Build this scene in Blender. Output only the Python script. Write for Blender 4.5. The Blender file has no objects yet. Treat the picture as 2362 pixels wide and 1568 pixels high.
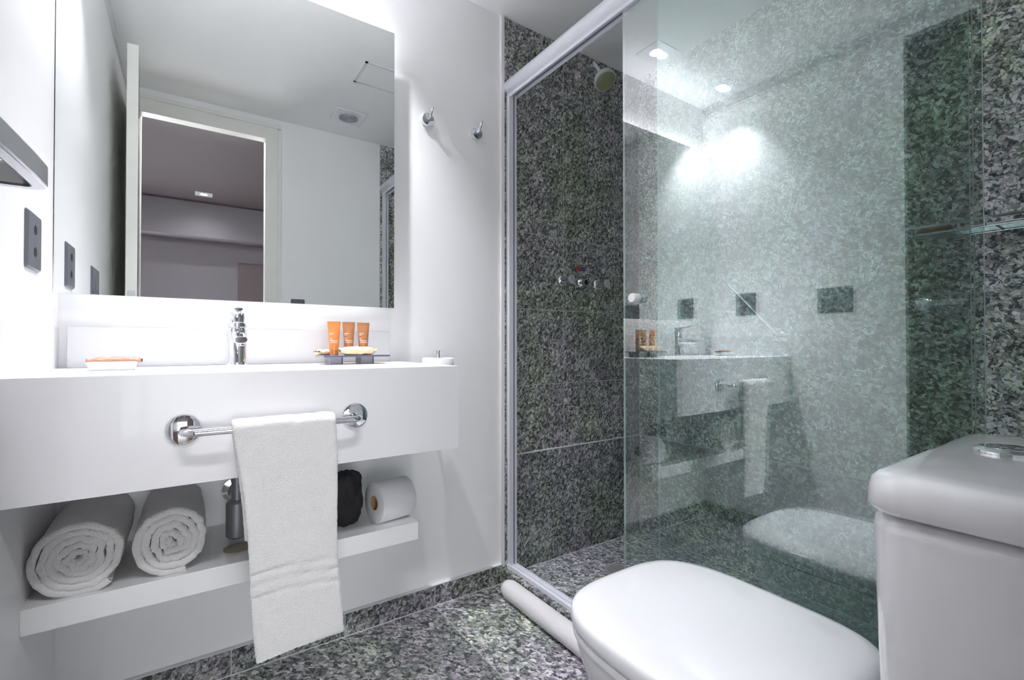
import bpy, bmesh, math, random
from mathutils import Vector, Matrix, noise
random.seed(7)
S = bpy.context.scene
COL = S.collection
PI = math.pi

# ------------------------------------------------------------------ camera
CAM = (0.269, -1.6158, 0.9572)
YAW, PITCH, ROLL, FPX = 0.5996, 0.0104, -0.0005, 1092.6
fw = Vector((math.sin(YAW)*math.cos(PITCH), math.cos(YAW)*math.cos(PITCH), math.sin(PITCH)))
rt0 = Vector((math.cos(YAW), -math.sin(YAW), 0)); up0 = rt0.cross(fw)
rt = rt0*math.cos(ROLL) + up0*math.sin(ROLL); up = -rt0*math.sin(ROLL) + up0*math.cos(ROLL)
cd = bpy.data.cameras.new('camera'); cam = bpy.data.objects.new('camera', cd); COL.objects.link(cam)
cam.matrix_world = Matrix(((rt.x, up.x, -fw.x, CAM[0]), (rt.y, up.y, -fw.y, CAM[1]), (rt.z, up.z, -fw.z, CAM[2]), (0, 0, 0, 1)))
cd.sensor_width = 36; cd.lens = FPX*36/2362; cd.clip_start = 0.005
S.camera = cam
# ------------------------------------------------------------------ world, colour management
w = bpy.data.worlds.new('world'); S.world = w; w.use_nodes = True
w.node_tree.nodes['Background'].inputs[0].default_value = (0.02, 0.02, 0.025, 1)
w.node_tree.nodes['Background'].inputs[1].default_value = 0.2
vs = S.view_settings
vs.view_transform = 'Standard'; vs.look = 'None'; vs.gamma = 1; vs.use_curve_mapping = False
vs.exposure = 2.22
S.cycles.max_bounces = 14; S.cycles.diffuse_bounces = 8; S.cycles.glossy_bounces = 6; S.cycles.adaptive_threshold = 0.06; S.cycles.adaptive_min_samples = 16
S.cycles.transparent_max_bounces = 12; S.cycles.caustics_reflective = True
# light levels of the lamps built below
DOWN_W, LED_E, HALL_W, LENS_E, DOOR_FILL_W = 17.0, 1.5, 3.0, 8.0, 3.4
WINDOW_FILL_E = 2.3
LED_TOP = 7.0
LIGHT_C = (0.95, 0.945, 1.0)

# ------------------------------------------------------------------ measures
H = 2.3055; XG = 1.3277; XF = 2.1548; YB = -1.635; ZS = 0.0246; ZB = 0.5025

# ------------------------------------------------------------------ materials
def newmat(name):
    m = bpy.data.materials.new(name); m.use_nodes = True
    return m, m.node_tree, m.node_tree.nodes['Principled BSDF']
def pmat(name, col, rough=0.5, metal=0, coat=0, spec=None, bump=0, bscale=200, bdist=0.001, var=0, vscale=4, sheen=0, sub=0, detail=3):
    m, t, b = newmat(name)
    b.inputs['Base Color'].default_value = (*col, 1); b.inputs['Roughness'].default_value = rough
    b.inputs['Metallic'].default_value = metal; b.inputs['Coat Weight'].default_value = coat
    b.inputs['Coat Roughness'].default_value = 0.04
    if spec is not None: b.inputs['Specular IOR Level'].default_value = spec
    if sheen: b.inputs['Sheen Weight'].default_value = sheen
    tc = t.nodes.new('ShaderNodeTexCoord')
    if var:
        n = t.nodes.new('ShaderNodeTexNoise'); n.inputs['Scale'].default_value = vscale; n.inputs['Detail'].default_value = 4
        t.links.new(tc.outputs['Object'], n.inputs['Vector'])
        mx = t.nodes.new('ShaderNodeMix'); mx.data_type = 'RGBA'
        mx.inputs[6].default_value = (*[c*(1-var) for c in col], 1); mx.inputs[7].default_value = (*[min(1, c*(1+var)) for c in col], 1)
        t.links.new(n.outputs['Fac'], mx.inputs[0]); t.links.new(mx.outputs[2], b.inputs['Base Color'])
    if bump:
        n = t.nodes.new('ShaderNodeTexNoise'); n.inputs['Scale'].default_value = bscale; n.inputs['Detail'].default_value = detail
        t.links.new(tc.outputs['Object'], n.inputs['Vector'])
        bp = t.nodes.new('ShaderNodeBump'); bp.inputs['Strength'].default_value = bump; bp.inputs['Distance'].default_value = bdist
        t.links.new(n.outputs['Fac'], bp.inputs['Height']); t.links.new(bp.outputs['Normal'], b.inputs['Normal'])
    return m
def emat(name, col, s):
    m = bpy.data.materials.new(name); m.use_nodes = True; t = m.node_tree
    t.nodes.remove(t.nodes['Principled BSDF'])
    e = t.nodes.new('ShaderNodeEmission'); e.inputs[0].default_value = (*col, 1); e.inputs[1].default_value = s
    t.links.new(e.outputs[0], t.nodes['Material Output'].inputs[0])
    return m

def granite(name, u=None, v=None, rough=0.22, scale=1.0, tint=(1, 1, 1), seed=0.0, bright=1.0):
    """flaky grey-green granite; u / v = (axis, origin, spacing) of the tile joints"""
    m, t, b = newmat(name); N = t.nodes.new; L = t.links.new
    geo = N('ShaderNodeNewGeometry')
    off = N('ShaderNodeVectorMath'); off.operation = 'ADD'; off.inputs[1].default_value = (seed, seed*1.7, seed*.6); L(geo.outputs['Position'], off.inputs[0])
    n1 = N('ShaderNodeTexNoise'); n1.inputs['Scale'].default_value = 55*scale; n1.inputs['Detail'].default_value = 2.0; L(off.outputs[0], n1.inputs['Vector'])
    s1 = N('ShaderNodeVectorMath'); s1.operation = 'SUBTRACT'; s1.inputs[1].default_value = (.5, .5, .5); L(n1.outputs['Color'], s1.inputs[0])
    m1 = N('ShaderNodeVectorMath'); m1.operation = 'SCALE'; m1.inputs['Scale'].default_value = 0.020/scale; L(s1.outputs[0], m1.inputs[0])
    a1 = N('ShaderNodeVectorMath'); a1.operation = 'ADD'; L(off.outputs[0], a1.inputs[0]); L(m1.outputs[0], a1.inputs[1])
    def flakes(rot, sc, ramp, edges=True):
        mp = N('ShaderNodeMapping'); mp.inputs['Rotation'].default_value = rot; L(a1.outputs[0], mp.inputs[0])
        ms = N('ShaderNodeVectorMath'); ms.operation = 'MULTIPLY'; ms.inputs[1].default_value = tuple(k*scale for k in sc); L(mp.outputs[0], ms.inputs[0])
        vo = N('ShaderNodeTexVoronoi'); vo.inputs['Scale'].default_value = 1; vo.inputs['Randomness'].default_value = 1; L(ms.outputs[0], vo.inputs['Vector'])
        sp = N('ShaderNodeSeparateColor'); L(vo.outputs['Color'], sp.inputs[0])
        r = N('ShaderNodeValToRGB'); e = r.color_ramp.elements
        while len(e) > 1: e.remove(e[-1])
        e[0].position = ramp[0][0]; e[0].color = (ramp[0][1],)*3 + (1,)
        for p, c in ramp[1:]:
            k = e.new(p); k.color = (c, c, c, 1)
        L(sp.outputs[0], r.inputs[0])
        if not edges: return r.outputs[0]
        ve = N('ShaderNodeTexVoronoi'); ve.feature = 'DISTANCE_TO_EDGE'; ve.inputs['Scale'].default_value = 1; L(ms.outputs[0], ve.inputs['Vector'])
        me = N('ShaderNodeMapRange'); me.inputs['From Min'].default_value = 0.0; me.inputs['From Max'].default_value = 0.13
        me.inputs['To Min'].default_value = 0.35; me.inputs['To Max'].default_value = 1; L(ve.outputs['Distance'], me.inputs[0])
        mu = N('ShaderNodeMix'); mu.data_type = 'RGBA'; mu.blend_type = 'MULTIPLY'; mu.inputs[0].default_value = 1
        L(r.outputs[0], mu.inputs[6]); L(me.outputs[0], mu.inputs[7])
        hu = N('ShaderNodeMix'); hu.data_type = 'RGBA'; hu.blend_type = 'OVERLAY'; hu.inputs[0].default_value = .10   # each chip slightly mauve or green
        L(mu.outputs[2], hu.inputs[6]); L(vo.outputs['Color'], hu.inputs[7])
        return hu.outputs[2]
    RA = [(0, .055), (.50, .09), (.62, .27), (.82, .46), (1, .70)]
    A = flakes((.5, .6, .7), (52, 135, 110), RA)
    B = flakes((-.8, .9, -.5), (125, 58, 150), RA)
    C_ = flakes((.2, -.7, 1.3), (150, 170, 200), [(0, .05), (.45, .09), (.7, .22), (1, .40)], False)
    m0 = N('ShaderNodeMix'); m0.data_type = 'RGBA'; m0.blend_type = 'LIGHTEN'; m0.inputs[0].default_value = 1; L(A, m0.inputs[6]); L(B, m0.inputs[7])
    mx = N('ShaderNodeMix'); mx.data_type = 'RGBA'; mx.blend_type = 'LIGHTEN'; mx.inputs[0].default_value = 0.7
    L(m0.outputs[2], mx.inputs[6]); L(C_, mx.inputs[7])
    # large drifts of hue and tone: mauve-grey to green-grey
    n2 = N('ShaderNodeTexNoise'); n2.inputs['Scale'].default_value = 3.2; n2.inputs['Detail'].default_value = 4; L(off.outputs[0], n2.inputs['Vector'])
    r2 = N('ShaderNodeValToRGB'); e = r2.color_ramp.elements
    e[0].position = .35; e[0].color = (.93*tint[0], .92*tint[1], 1.0*tint[2], 1); e[1].position = .68; e[1].color = (.85*tint[0], 1.0*tint[1], .80*tint[2], 1)
    L(n2.outputs['Fac'], r2.inputs[0])
    n3 = N('ShaderNodeTexNoise'); n3.inputs['Scale'].default_value = 9; n3.inputs['Detail'].default_value = 3; L(off.outputs[0], n3.inputs['Vector'])
    mr = N('ShaderNodeMapRange'); mr.inputs['From Min'].default_value = .3; mr.inputs['From Max'].default_value = .7; mr.inputs['To Min'].default_value = .80*bright; mr.inputs['To Max'].default_value = 1.40*bright
    L(n3.outputs['Fac'], mr.inputs[0])
    c1 = N('ShaderNodeMix'); c1.data_type = 'RGBA'; c1.blend_type = 'MULTIPLY'; c1.inputs[0].default_value = 1; L(mx.outputs[2], c1.inputs[6]); L(r2.outputs[0], c1.inputs[7])
    c2 = N('ShaderNodeVectorMath'); c2.operation = 'SCALE'; L(c1.outputs[2], c2.inputs[0]); L(mr.outputs[0], c2.inputs['Scale'])
    out = c2.outputs[0]
    sx = N('ShaderNodeSeparateXYZ'); L(geo.outputs['Position'], sx.inputs[0])
    masks = []
    for ax in (u, v):
        if not ax: continue
        k, o, sp_ = ax
        ma = N('ShaderNodeMath'); ma.operation = 'SUBTRACT'; ma.inputs[1].default_value = o; L(sx.outputs['XYZ'.index(k.upper())], ma.inputs[0])
        pp = N('ShaderNodeMath'); pp.operation = 'PINGPONG'; pp.inputs[1].default_value = sp_/2; L(ma.outputs[0], pp.inputs[0])
        ls = N('ShaderNodeMath'); ls.operation = 'LESS_THAN'; ls.inputs[1].default_value = 0.0016; L(pp.outputs[0], ls.inputs[0])
        masks.append(ls.outputs[0])
    for k in masks:
        g = N('ShaderNodeMix'); g.data_type = 'RGBA'; L(k, g.inputs[0]); L(out, g.inputs[6]); g.inputs[7].default_value = (.55, .56, .57, 1); out = g.outputs[2]
    L(out, b.inputs['Base Color']); b.inputs['Roughness'].default_value = rough
    b.inputs['Specular IOR Level'].default_value = 0.4
    return m

def glass_mat():
    """clear greenish pane: tinted transmission and a reflective coating on the outward faces"""
    m = bpy.data.materials.new('shower_glass'); m.use_nodes = True; t = m.node_tree; t.nodes.remove(t.nodes['Principled BSDF'])
    N = t.nodes.new; L = t.links.new
    tr = N('ShaderNodeBsdfTransparent'); tr.inputs[0].default_value = (.89, .965, .945, 1)
    gl = N('ShaderNodeBsdfGlossy'); gl.inputs['Roughness'].default_value = 0.0; gl.inputs[0].default_value = (.975, .985, 1, 1)
    fr = N('ShaderNodeFresnel'); fr.inputs[0].default_value = 3.2
    geo = N('ShaderNodeNewGeometry')
    s = N('ShaderNodeMath'); s.operation = 'SUBTRACT'; s.inputs[0].default_value = 1; L(geo.outputs['Backfacing'], s.inputs[1])
    mu = N('ShaderNodeMath'); mu.operation = 'MULTIPLY'; L(fr.outputs[0], mu.inputs[0]); L(s.outputs[0], mu.inputs[1])
    mx = N('ShaderNodeMixShader'); L(mu.outputs[0], mx.inputs[0]); L(tr.outputs[0], mx.inputs[1]); L(gl.outputs[0], mx.inputs[2])
    L(mx.outputs[0], t.nodes['Material Output'].inputs[0])
    return m
M = {}
M['plaster'] = pmat('white_wall_paint', (.92, .92, .925), .42, bump=.08, bscale=120, bdist=.0006)
M['ceiling'] = pmat('ceiling_paint', (.90, .905, .91), .7, bump=.05, bscale=90)
M['quartz'] = pmat('white_quartz', (.78, .78, .795), .30, coat=.12, var=.012, vscale=60)
M['lacquer'] = pmat('white_lacquer', (.86, .865, .86), .22)
M['ceramic'] = pmat('white_ceramic', (.86, .865, .89), .08, coat=.6)
M['plastic'] = pmat('white_plastic', (.84, .85, .88), .25)
M['chrome'] = pmat('chrome', (.82, .83, .86), .04, metal=1)
M['satin'] = pmat('satin_steel', (.62, .63, .66), .28, metal=1)
M['terry'] = pmat('white_terry', (.90, .89, .88), .95, bump=1.0, bscale=420, bdist=.004, sheen=.3, detail=4)
M['matcloth'] = pmat('white_mat_cloth', (.88, .865, .88), .95, bump=.8, bscale=300, bdist=.002)
M['paper'] = pmat('tissue_paper', (.84, .84, .87), .95, bump=.25, bscale=260, bdist=.001)
M['card'] = pmat('cardboard', (.42, .27, .13), .9)
M['frame'] = pmat('door_frame_paint', (.84, .84, .80), .4)
M['leaf_edge'] = pmat('door_edge_paint', (.86, .86, .81), .4)
M['wood'] = pmat('dark_door_wood', (.055, .04, .035), .45, var=.2, vscale=12)
M['greyplate'] = pmat('grey_plate', (.14, .145, .17), .32)
M['blackhole'] = pmat('socket_dark', (.012, .012, .014), .6)
M['blackcloth'] = pmat('black_cloth', (.016, .015, .018), .75, bump=.5, bscale=80, bdist=.004)
M['alu'] = pmat('white_aluminium', (.80, .81, .87), .28)
M['slot'] = pmat('slot_shade', (.20, .20, .27), .5)  # bluish dark colour standing in for shade inside rail and jamb slots
M['grout'] = pmat('grout', (.72, .73, .75), .8, bump=.3, bscale=200)
M['silicone'] = pmat('silicone', (.86, .85, .86), .4)
M['trayfoot'] = pmat('light_acrylic', (.50, .50, .55), .15, coat=.3)
M['tray'] = pmat('grey_acrylic', (.13, .13, .19), .12, coat=.4)
M['orange'] = pmat('orange_tube', (.72, .25, .07), .25, coat=.4)
M['copper'] = pmat('copper_tube', (.43, .19, .085), .25, coat=.4)
M['cream'] = pmat('cream_wrapper', (.88, .66, .42), .45, bump=.5, bscale=60, bdist=.003)
M['copperwrap'] = pmat('copper_wrapper', (.50, .27, .18), .3, bump=.5, bscale=60, bdist=.003)
M['whiteink'] = pmat('white_ink', (.9, .88, .86), .5)
M['headface'] = pmat('spray_face', (.30, .33, .18), .55, bump=.6, bscale=320, bdist=.001)
M['headbody'] = pmat('grey_white_plastic', (.62, .63, .68), .25)
M['flangecream'] = pmat('aged_chrome', (.60, .58, .52), .2, metal=.8)
M['red'] = pmat('red_enamel', (.5, .04, .035), .35); M['blue'] = pmat('blue_enamel', (.05, .05, .30), .35)
M['glass'] = glass_mat()
M['glassedge'] = pmat('glass_edge', (.72, .88, .87), .15)
M['mirror'] = pmat('mirror_silver', (.90, .925, .91), .0, metal=1)
M['mirror_edge'] = pmat('mirror_edge', (.45, .46, .44), .2)
M['ledtop'] = emat('led_glow_upper', LIGHT_C, LED_TOP)
M['ledwhite'] = emat('led_glow', LIGHT_C, LED_E)
M['opal'] = emat('fill_shade_glow', (1, .98, .96), 4.0)  # glow of the lamp added outside the doorway
M['window_fill'] = emat('window_fill_glow', (.95, .97, 1), WINDOW_FILL_E)  # glow of the added hall window
M['lens'] = emat('lamp_lens', (1, .99, .97), LENS_E)
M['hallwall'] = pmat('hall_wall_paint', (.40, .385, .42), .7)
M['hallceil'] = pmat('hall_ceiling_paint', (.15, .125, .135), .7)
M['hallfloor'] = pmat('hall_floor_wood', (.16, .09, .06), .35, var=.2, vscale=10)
M['hallpanel'] = pmat('hall_panel', (.25, .20, .21), .5)
M['brushed'] = pmat('brushed_chrome', (.70, .73, .75), .30, metal=1)
M['greymetal'] = pmat('grey_drain_metal', (.40, .41, .43), .35, metal=.3)
M['polished'] = pmat('polished_bar', (.96, .96, .98), .16, metal=.85)
M['grille'] = pmat('vent_grille', (.55, .56, .60), .5)
M['gapgrey'] = pmat('grey_gap_paint', (.72, .725, .74), .6)
M['beige'] = pmat('beige_reflection', (.40, .36, .27), .7)
M['hose'] = pmat('grey_hose', (.28, .29, .31), .35, metal=.6)
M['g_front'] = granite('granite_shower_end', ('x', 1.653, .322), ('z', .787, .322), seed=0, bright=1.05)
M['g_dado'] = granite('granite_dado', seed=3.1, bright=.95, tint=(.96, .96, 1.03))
M['g_right'] = granite('granite_shower_long', ('y', -.288, .317), ('z', .787, .322), seed=5.3, bright=1.75)  # granite copy made lighter for the stronger light on this wall
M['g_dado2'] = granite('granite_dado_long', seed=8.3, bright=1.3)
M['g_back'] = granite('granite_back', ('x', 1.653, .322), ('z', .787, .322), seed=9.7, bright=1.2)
M['g_floor'] = granite('granite_floor', ('x', .70, .322), ('y', -.645, .645), seed=12.0, scale=.8, bright=1.2, tint=(1, .98, 1.03))
M['g_sfloor'] = granite('granite_shower_floor', None, None, seed=15.0, bright=1.15, tint=(.97, .98, 1.05))
M['g_trim'] = granite('granite_trim', ('x', .377, .322), None, seed=17.0, bright=.8)

# ------------------------------------------------------------------ mesh helpers
class MB:
    def __init__(s): s.v = []; s.f = []; s.m = []
    def add(s, vs, fs, mi=0):
        o = len(s.v); s.v += [tuple(p) for p in vs]; s.f += [tuple(i+o for i in f) for f in fs]; s.m += [mi]*len(fs); return s
    def box(s, x0, y0, z0, x1, y1, z1, mi=0):
        x0, x1 = sorted((x0, x1)); y0, y1 = sorted((y0, y1)); z0, z1 = sorted((z0, z1))
        v = [(x0,y0,z0),(x1,y0,z0),(x1,y1,z0),(x0,y1,z0),(x0,y0,z1),(x1,y0,z1),(x1,y1,z1),(x0,y1,z1)]
        return s.add(v, [(0,3,2,1),(4,5,6,7),(0,1,5,4),(1,2,6,5),(2,3,7,6),(3,0,4,7)], mi)
    def lathe(s, prof, origin=(0,0,0), axis=(0,0,1), n=40, mi=0, sx=1, sy=1):
        """prof = [(r, h)...] along axis; r=0 makes a pole"""
        ax = Vector(axis).normalized(); ref = Vector((0,0,1)) if abs(ax.z) < .9 else Vector((1,0,0))
        a = ref.cross(ax).normalized(); b = ax.cross(a); O = Vector(origin)
        vs = []; idx = []
        for r, h in prof:
            if r < 1e-7: idx.append([len(vs)]); vs.append(O+ax*h)
            else:
                row = []
                for k in range(n):
                    t = 2*PI*k/n; row.append(len(vs)); vs.append(O+ax*h+a*(r*math.cos(t)*sx)+b*(r*math.sin(t)*sy))
                idx.append(row)
        fs = []
        for p, q in zip(idx, idx[1:]):
            if len(p) == 1 and len(q) == 1: continue
            for k in range(n):
                k2 = (k+1) % n
                if len(p) == 1: fs.append((p[0], q[k2], q[k]))
                elif len(q) == 1: fs.append((p[k], p[k2], q[0]))
                else: fs.append((p[k], p[k2], q[k2], q[k]))
        return s.add(vs, fs, mi)
    def cyl(s, p0, p1, r, n=32, mi=0, b=0.0):
        p0 = Vector(p0); d = Vector(p1)-p0; L = d.length
        prof = [(0,0),(r-b,0),(r,b),(r,L-b),(r-b,L),(0,L)] if b else [(0,0),(r,0),(r,L),(0,L)]
        return s.lathe(prof, p0, d, n, mi)
    def tube(s, pts, r, n=16, mi=0, cap=True, ell=1.0):
        P = [Vector(p) for p in pts]; vs = []; fs = []
        prev = None
        for i, p in enumerate(P):
            d = (P[min(i+1, len(P)-1)]-P[max(i-1, 0)]).normalized()
            if prev is None:
                ref = Vector((0,0,1)) if abs(d.z) < .9 else Vector((1,0,0)); a = ref.cross(d).normalized()
            else: a = (prev - d*prev.dot(d)).normalized()
            prev = a; b = d.cross(a); rr = r[i] if isinstance(r, (list, tuple)) else r
            for k in range(n):
                t = 2*PI*k/n; vs.append(p+a*rr*math.cos(t)*ell+b*rr*math.sin(t))
        for i in range(len(P)-1):
            for k in range(n):
                k2 = (k+1) % n; fs.append((i*n+k, i*n+k2, (i+1)*n+k2, (i+1)*n+k))
        if cap:
            fs.append(tuple(reversed(range(n)))); fs.append(tuple((len(P)-1)*n+k for k in range(n)))
        return s.add(vs, fs, mi)
    def loft(s, rings, mi=0, cap0=True, cap1=True):
        n = len(rings[0]); vs = [p for r in rings for p in r]; fs = []
        for i in range(len(rings)-1):
            for k in range(n):
                k2 = (k+1) % n; fs.append((i*n+k, i*n+k2, (i+1)*n+k2, (i+1)*n+k))
        if cap0: fs.append(tuple(reversed(range(n))))
        if cap1: fs.append(tuple((len(rings)-1)*n+k for k in range(n)))
        return s.add(vs, fs, mi)
    def build(s, name, mats, parent=None, bevel=0, seg=2, smooth=True, ang=35, loc=None, recalc=True, sub=0):
        me = bpy.data.meshes.new(name); me.from_pydata(s.v, [], s.f)
        for m in (mats if isinstance(mats, (list, tuple)) else [mats]): me.materials.append(M[m])
        for p, mi in zip(me.polygons, s.m): p.material_index = mi
        if recalc:
            bm = bmesh.new(); bm.from_mesh(me); bmesh.ops.recalc_face_normals(bm, faces=bm.faces); bm.to_mesh(me); bm.free()
        if smooth:
            me.polygons.foreach_set('use_smooth', [True]*len(me.polygons)); me.set_sharp_from_angle(angle=math.radians(ang))
        o = bpy.data.objects.new(name, me); COL.objects.link(o)
        if parent is not None: o.parent = parent; o.matrix_parent_inverse = parent_inv(parent)
        if bevel:
            b = o.modifiers.new('bevel', 'BEVEL'); b.width = bevel; b.segments = seg; b.limit_method = 'ANGLE'; b.angle_limit = math.radians(40)
            b.harden_normals = False
        if sub:
            q = o.modifiers.new('sub', 'SUBSURF'); q.levels = sub; q.render_levels = sub
        return o
def parent_inv(p):
    # parts are modelled in world coordinates; the thing's Empty stands at its base
    return Matrix.Translation(p.location).inverted() if p.parent is None else Matrix.Translation(p['wl']).inverted() if 'wl' in p else Matrix.Identity(4)
def thing(name, label, cat, loc, group=None, kind=None):
    o = bpy.data.objects.new(name, None); o.empty_display_size = .05; COL.objects.link(o); o.location = loc
    o['label'] = label; o['category'] = cat
    if group: o['group'] = group
    if kind: o['kind'] = kind
    return o
def tag(o, label, cat, group=None):
    o['label'] = label; o['category'] = cat
    if group: o['group'] = group
    return o
def part_lab(o, label): o['label'] = label; return o
def struct(name, mb, mat, label=None, **k):
    o = mb.build(name, mat, **k); o['kind'] = 'structure'
    if label: o['label'] = label
    return o
def sub(o, child):   # child part under a mesh part (both in world coordinates)
    child.parent = o
    child.matrix_parent_inverse = Matrix.Identity(4)
    return child
def arc(c, r, a0, a1, n, ux, uy):
    c = Vector(c); ux = Vector(ux); uy = Vector(uy)
    return [c+ux*(r*math.cos(a0+(a1-a0)*i/n))+uy*(r*math.sin(a0+(a1-a0)*i/n)) for i in range(n+1)]

# ------------------------------------------------------------------ room shell
T = .12; TB = .05
b = MB().box(0-T, YB-TB, -.1, 1.40, T, 0); struct('floor', b, 'g_floor', 'dark flaky granite tile floor', smooth=False)
b = MB().box(1.40, YB, -.1, XF, 0, ZS); struct('floor_shower', b, 'g_sfloor', 'granite shower floor', smooth=False)
b = MB().box(-T, YB-TB, H, XF+T, T, H+.1); struct('ceiling', b, 'ceiling', 'flat white painted ceiling', smooth=False)
b = MB().box(-T, 0, 0, XG, T, H); struct('wall_front', b, 'plaster', 'white wall behind the vanity', smooth=False)
b = MB().box(-T, YB, 0, 0, 0, H); struct('wall_left', b, 'plaster', 'white wall left of the vanity', smooth=False)
b = MB().box(XG, 0, 0, XF+T, T, H); struct('wall_front_tiled', b, 'g_front', 'granite tiled end wall of the shower', smooth=False)
b = MB().box(XF, YB-TB, 0, XF+T, 0, H); struct('wall_right', b, 'g_right', 'granite tiled long wall of the shower', smooth=False)
b = MB().box(1.37, -.007, ZS, XF, 0, ZB).box(1.333, -.009, .05, 1.37, 0, ZB-.01); struct('trim_1', b, 'g_dado', 'granite dado on shower end wall', smooth=False)
b = MB().box(XF-.007, YB, ZS, XF, -.007, ZB); struct('trim_2', b, 'g_dado2', 'granite dado on long shower wall', smooth=False)
b = MB().box(1.37, -.008, ZB, XF, 0, ZB+.004).box(XF-.008, YB, ZB, XF, 0, ZB+.004)
b.box(1.40, -.009, ZS, XF, -.007, ZS+.0025).box(XF-.009, YB, ZS, XF-.007, 0, ZS+.0025).box(XF-.009, -.0085, ZS, XF-.007, -.007, ZB).box(XF-.0025, -.0015, ZB, XF, 0, H)
struct('trim_3', b, 'grout', 'light joint lines of the shower', smooth=False)
b = MB().box(1.314, -.010, .06, XG+.004, 0, H); struct('trim_4', b, 'silicone', 'white edge strip between paint and granite', bevel=.002)
b = MB().box(0, -.014, 0, 1.316, 0, .074); struct('baseboard_front', b, 'g_trim', 'granite baseboard under the vanity wall', smooth=False)
b = MB().box(0, -.0155, .074, 1.314, -.0, .0765).box(.0, -.0165, 0, 1.316, -.014, .0022); struct('trim_5', b, 'grout', 'light joints of baseboard', smooth=False)
b = MB().box(0, YB, 0, .014, -.0, .074); struct('baseboard_left', b, 'g_trim', 'granite baseboard on left wall', smooth=False)
b = MB().box(1.3155, YB, 0, 1.402, -.0, .056); struct('trim_6', b, 'g_trim', 'granite curb of the shower', bevel=.002)
b = MB().box(0, YB, 2.262, .010, 0, H); struct('trim_7', b, 'gapgrey', 'strip painted grey as a shadow gap along top of left wall', smooth=False)  # raised strip; its grey stands in for the shade of a gap
# back wall with the doorway
DX0, DX1, DZ = .055, .65, 2.185
b = MB().box(-T, YB-TB, 0, DX0-.05, YB, H).box(DX0-.05, YB-TB, DZ, DX0, YB, H).box(DX1, YB-TB, 0, XG, YB, H).box(DX0, YB-TB, DZ, DX1, YB, H)
struct('wall_back', b, 'plaster', 'white wall around the doorway', smooth=False)
b = MB().box(XG, YB-TB, 0, XF, YB, H); struct('wall_back_tiled', b, 'g_back', 'granite tiled near end wall of the shower', smooth=False)
b = MB().box(0.72, YB, 0, XG, YB+.014, .074); struct('baseboard_back', b, 'g_trim', 'granite baseboard of back wall', smooth=False)
b = MB()   # door casing: flat architrave with a raised outer bead and an inner rebate
za = DZ-.012
for (x0, x1, dy) in ((DX1-.012, DX1+.008, .016), (DX1+.008, DX1+.054, .011), (DX1+.054, DX1+.072, .018)):
    b.box(x0, YB, 0, x1, YB+dy, za+(x0-DX1+.012))
b.box(0, YB, 0, DX0+.004, YB+.012, za)
for (z0, z1, dy) in ((DZ-.012, DZ+.008, .016), (DZ+.008, DZ+.062, .011), (DZ+.062, DZ+.085, .018)):
    b.box(0, YB, z0, DX1+.072 - (0 if z0 > DZ+.05 else .064 if z0 < DZ else .018), YB+dy, z1)
b.box(DX1-.012, YB-TB, 0, DX1, YB, DZ).box(DX0-.05, YB-TB, 0, DX0+.004, YB, DZ).box(DX0+.004, YB-TB, DZ-.012, DX1-.012, YB, DZ)
struct('trim_8', b, 'frame', 'cream painted door frame', smooth=False)
# door leaf, opened against the left wall
d1 = thing('door_1', 'open bathroom door with cream edge and dark face, beside left wall', 'door', (.0775, -1.62, 0), kind='structure')
b = MB(); b.add([(.016,YB+.02,.01),(.054,YB+.02,.01),(.097,-.95,.01),(.059,-.953,.01),(.016,YB+.02,2.178),(.054,YB+.02,2.178),(.097,-.95,2.178),(.059,-.953,2.178)],[(0,3,2,1),(4,5,6,7),(0,1,5,4),(1,2,6,5),(2,3,7,6),(3,0,4,7)])
lf = b.build('door_leaf', ['leaf_edge', 'wood'], d1, bevel=.001, smooth=False)
for p in lf.data.polygons:
    if p.normal.x > .9: p.material_index = 1
b = MB().box(.067, -.9535, 1.04, .089, -.9490, 1.178); b.build('latch_plate', 'satin', d1, bevel=.001)
hz = 1.113; hy = -1.002
b = MB().cyl((.097, hy, hz), (.104, hy, hz), .025, b=.002)
b.build('handle_rosette', 'satin', d1)
pts = [(.100, hy, hz), (.143, hy, hz)] + [tuple(p) for p in arc((.143, hy-.012, hz), .012, PI/2, 0, 6, (1,0,0), (0,1,0))][1:] + [(.154, hy-.05, hz), (.150, hy-.13, hz)]
b = MB(); rings = []
P = [Vector(p) for p in pts]
for i, p in enumerate(P):
    dd = (P[min(i+1, len(P)-1)]-P[max(i-1, 0)]).normalized(); sdv = Vector((-dd.y, dd.x, 0))
    hh = .0105; tt = .006
    rings.append([p+sdv*tt-Vector((0,0,hh)), p+sdv*tt+Vector((0,0,hh)), p-sdv*tt+Vector((0,0,hh)), p-sdv*tt-Vector((0,0,hh))])
b.loft(rings); b.build('handle_lever', 'satin', d1, bevel=.002)

# ------------------------------------------------------------------ hall behind the doorway
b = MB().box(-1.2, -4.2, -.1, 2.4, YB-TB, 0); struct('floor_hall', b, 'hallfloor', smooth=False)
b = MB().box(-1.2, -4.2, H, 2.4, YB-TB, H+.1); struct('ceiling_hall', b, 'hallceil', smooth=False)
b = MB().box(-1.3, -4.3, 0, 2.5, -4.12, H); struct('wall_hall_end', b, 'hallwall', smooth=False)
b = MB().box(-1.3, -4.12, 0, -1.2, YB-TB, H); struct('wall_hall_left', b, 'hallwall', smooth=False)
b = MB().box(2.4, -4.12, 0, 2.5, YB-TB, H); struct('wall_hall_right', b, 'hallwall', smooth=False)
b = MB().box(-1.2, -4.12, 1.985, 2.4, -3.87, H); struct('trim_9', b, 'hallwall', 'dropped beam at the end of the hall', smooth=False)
b = MB().box(.69, -4.12, 0, 1.45, -4.09, 1.80); struct('door_2', b, 'hallpanel', 'brown door at the end of the hall', bevel=.003)

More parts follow.
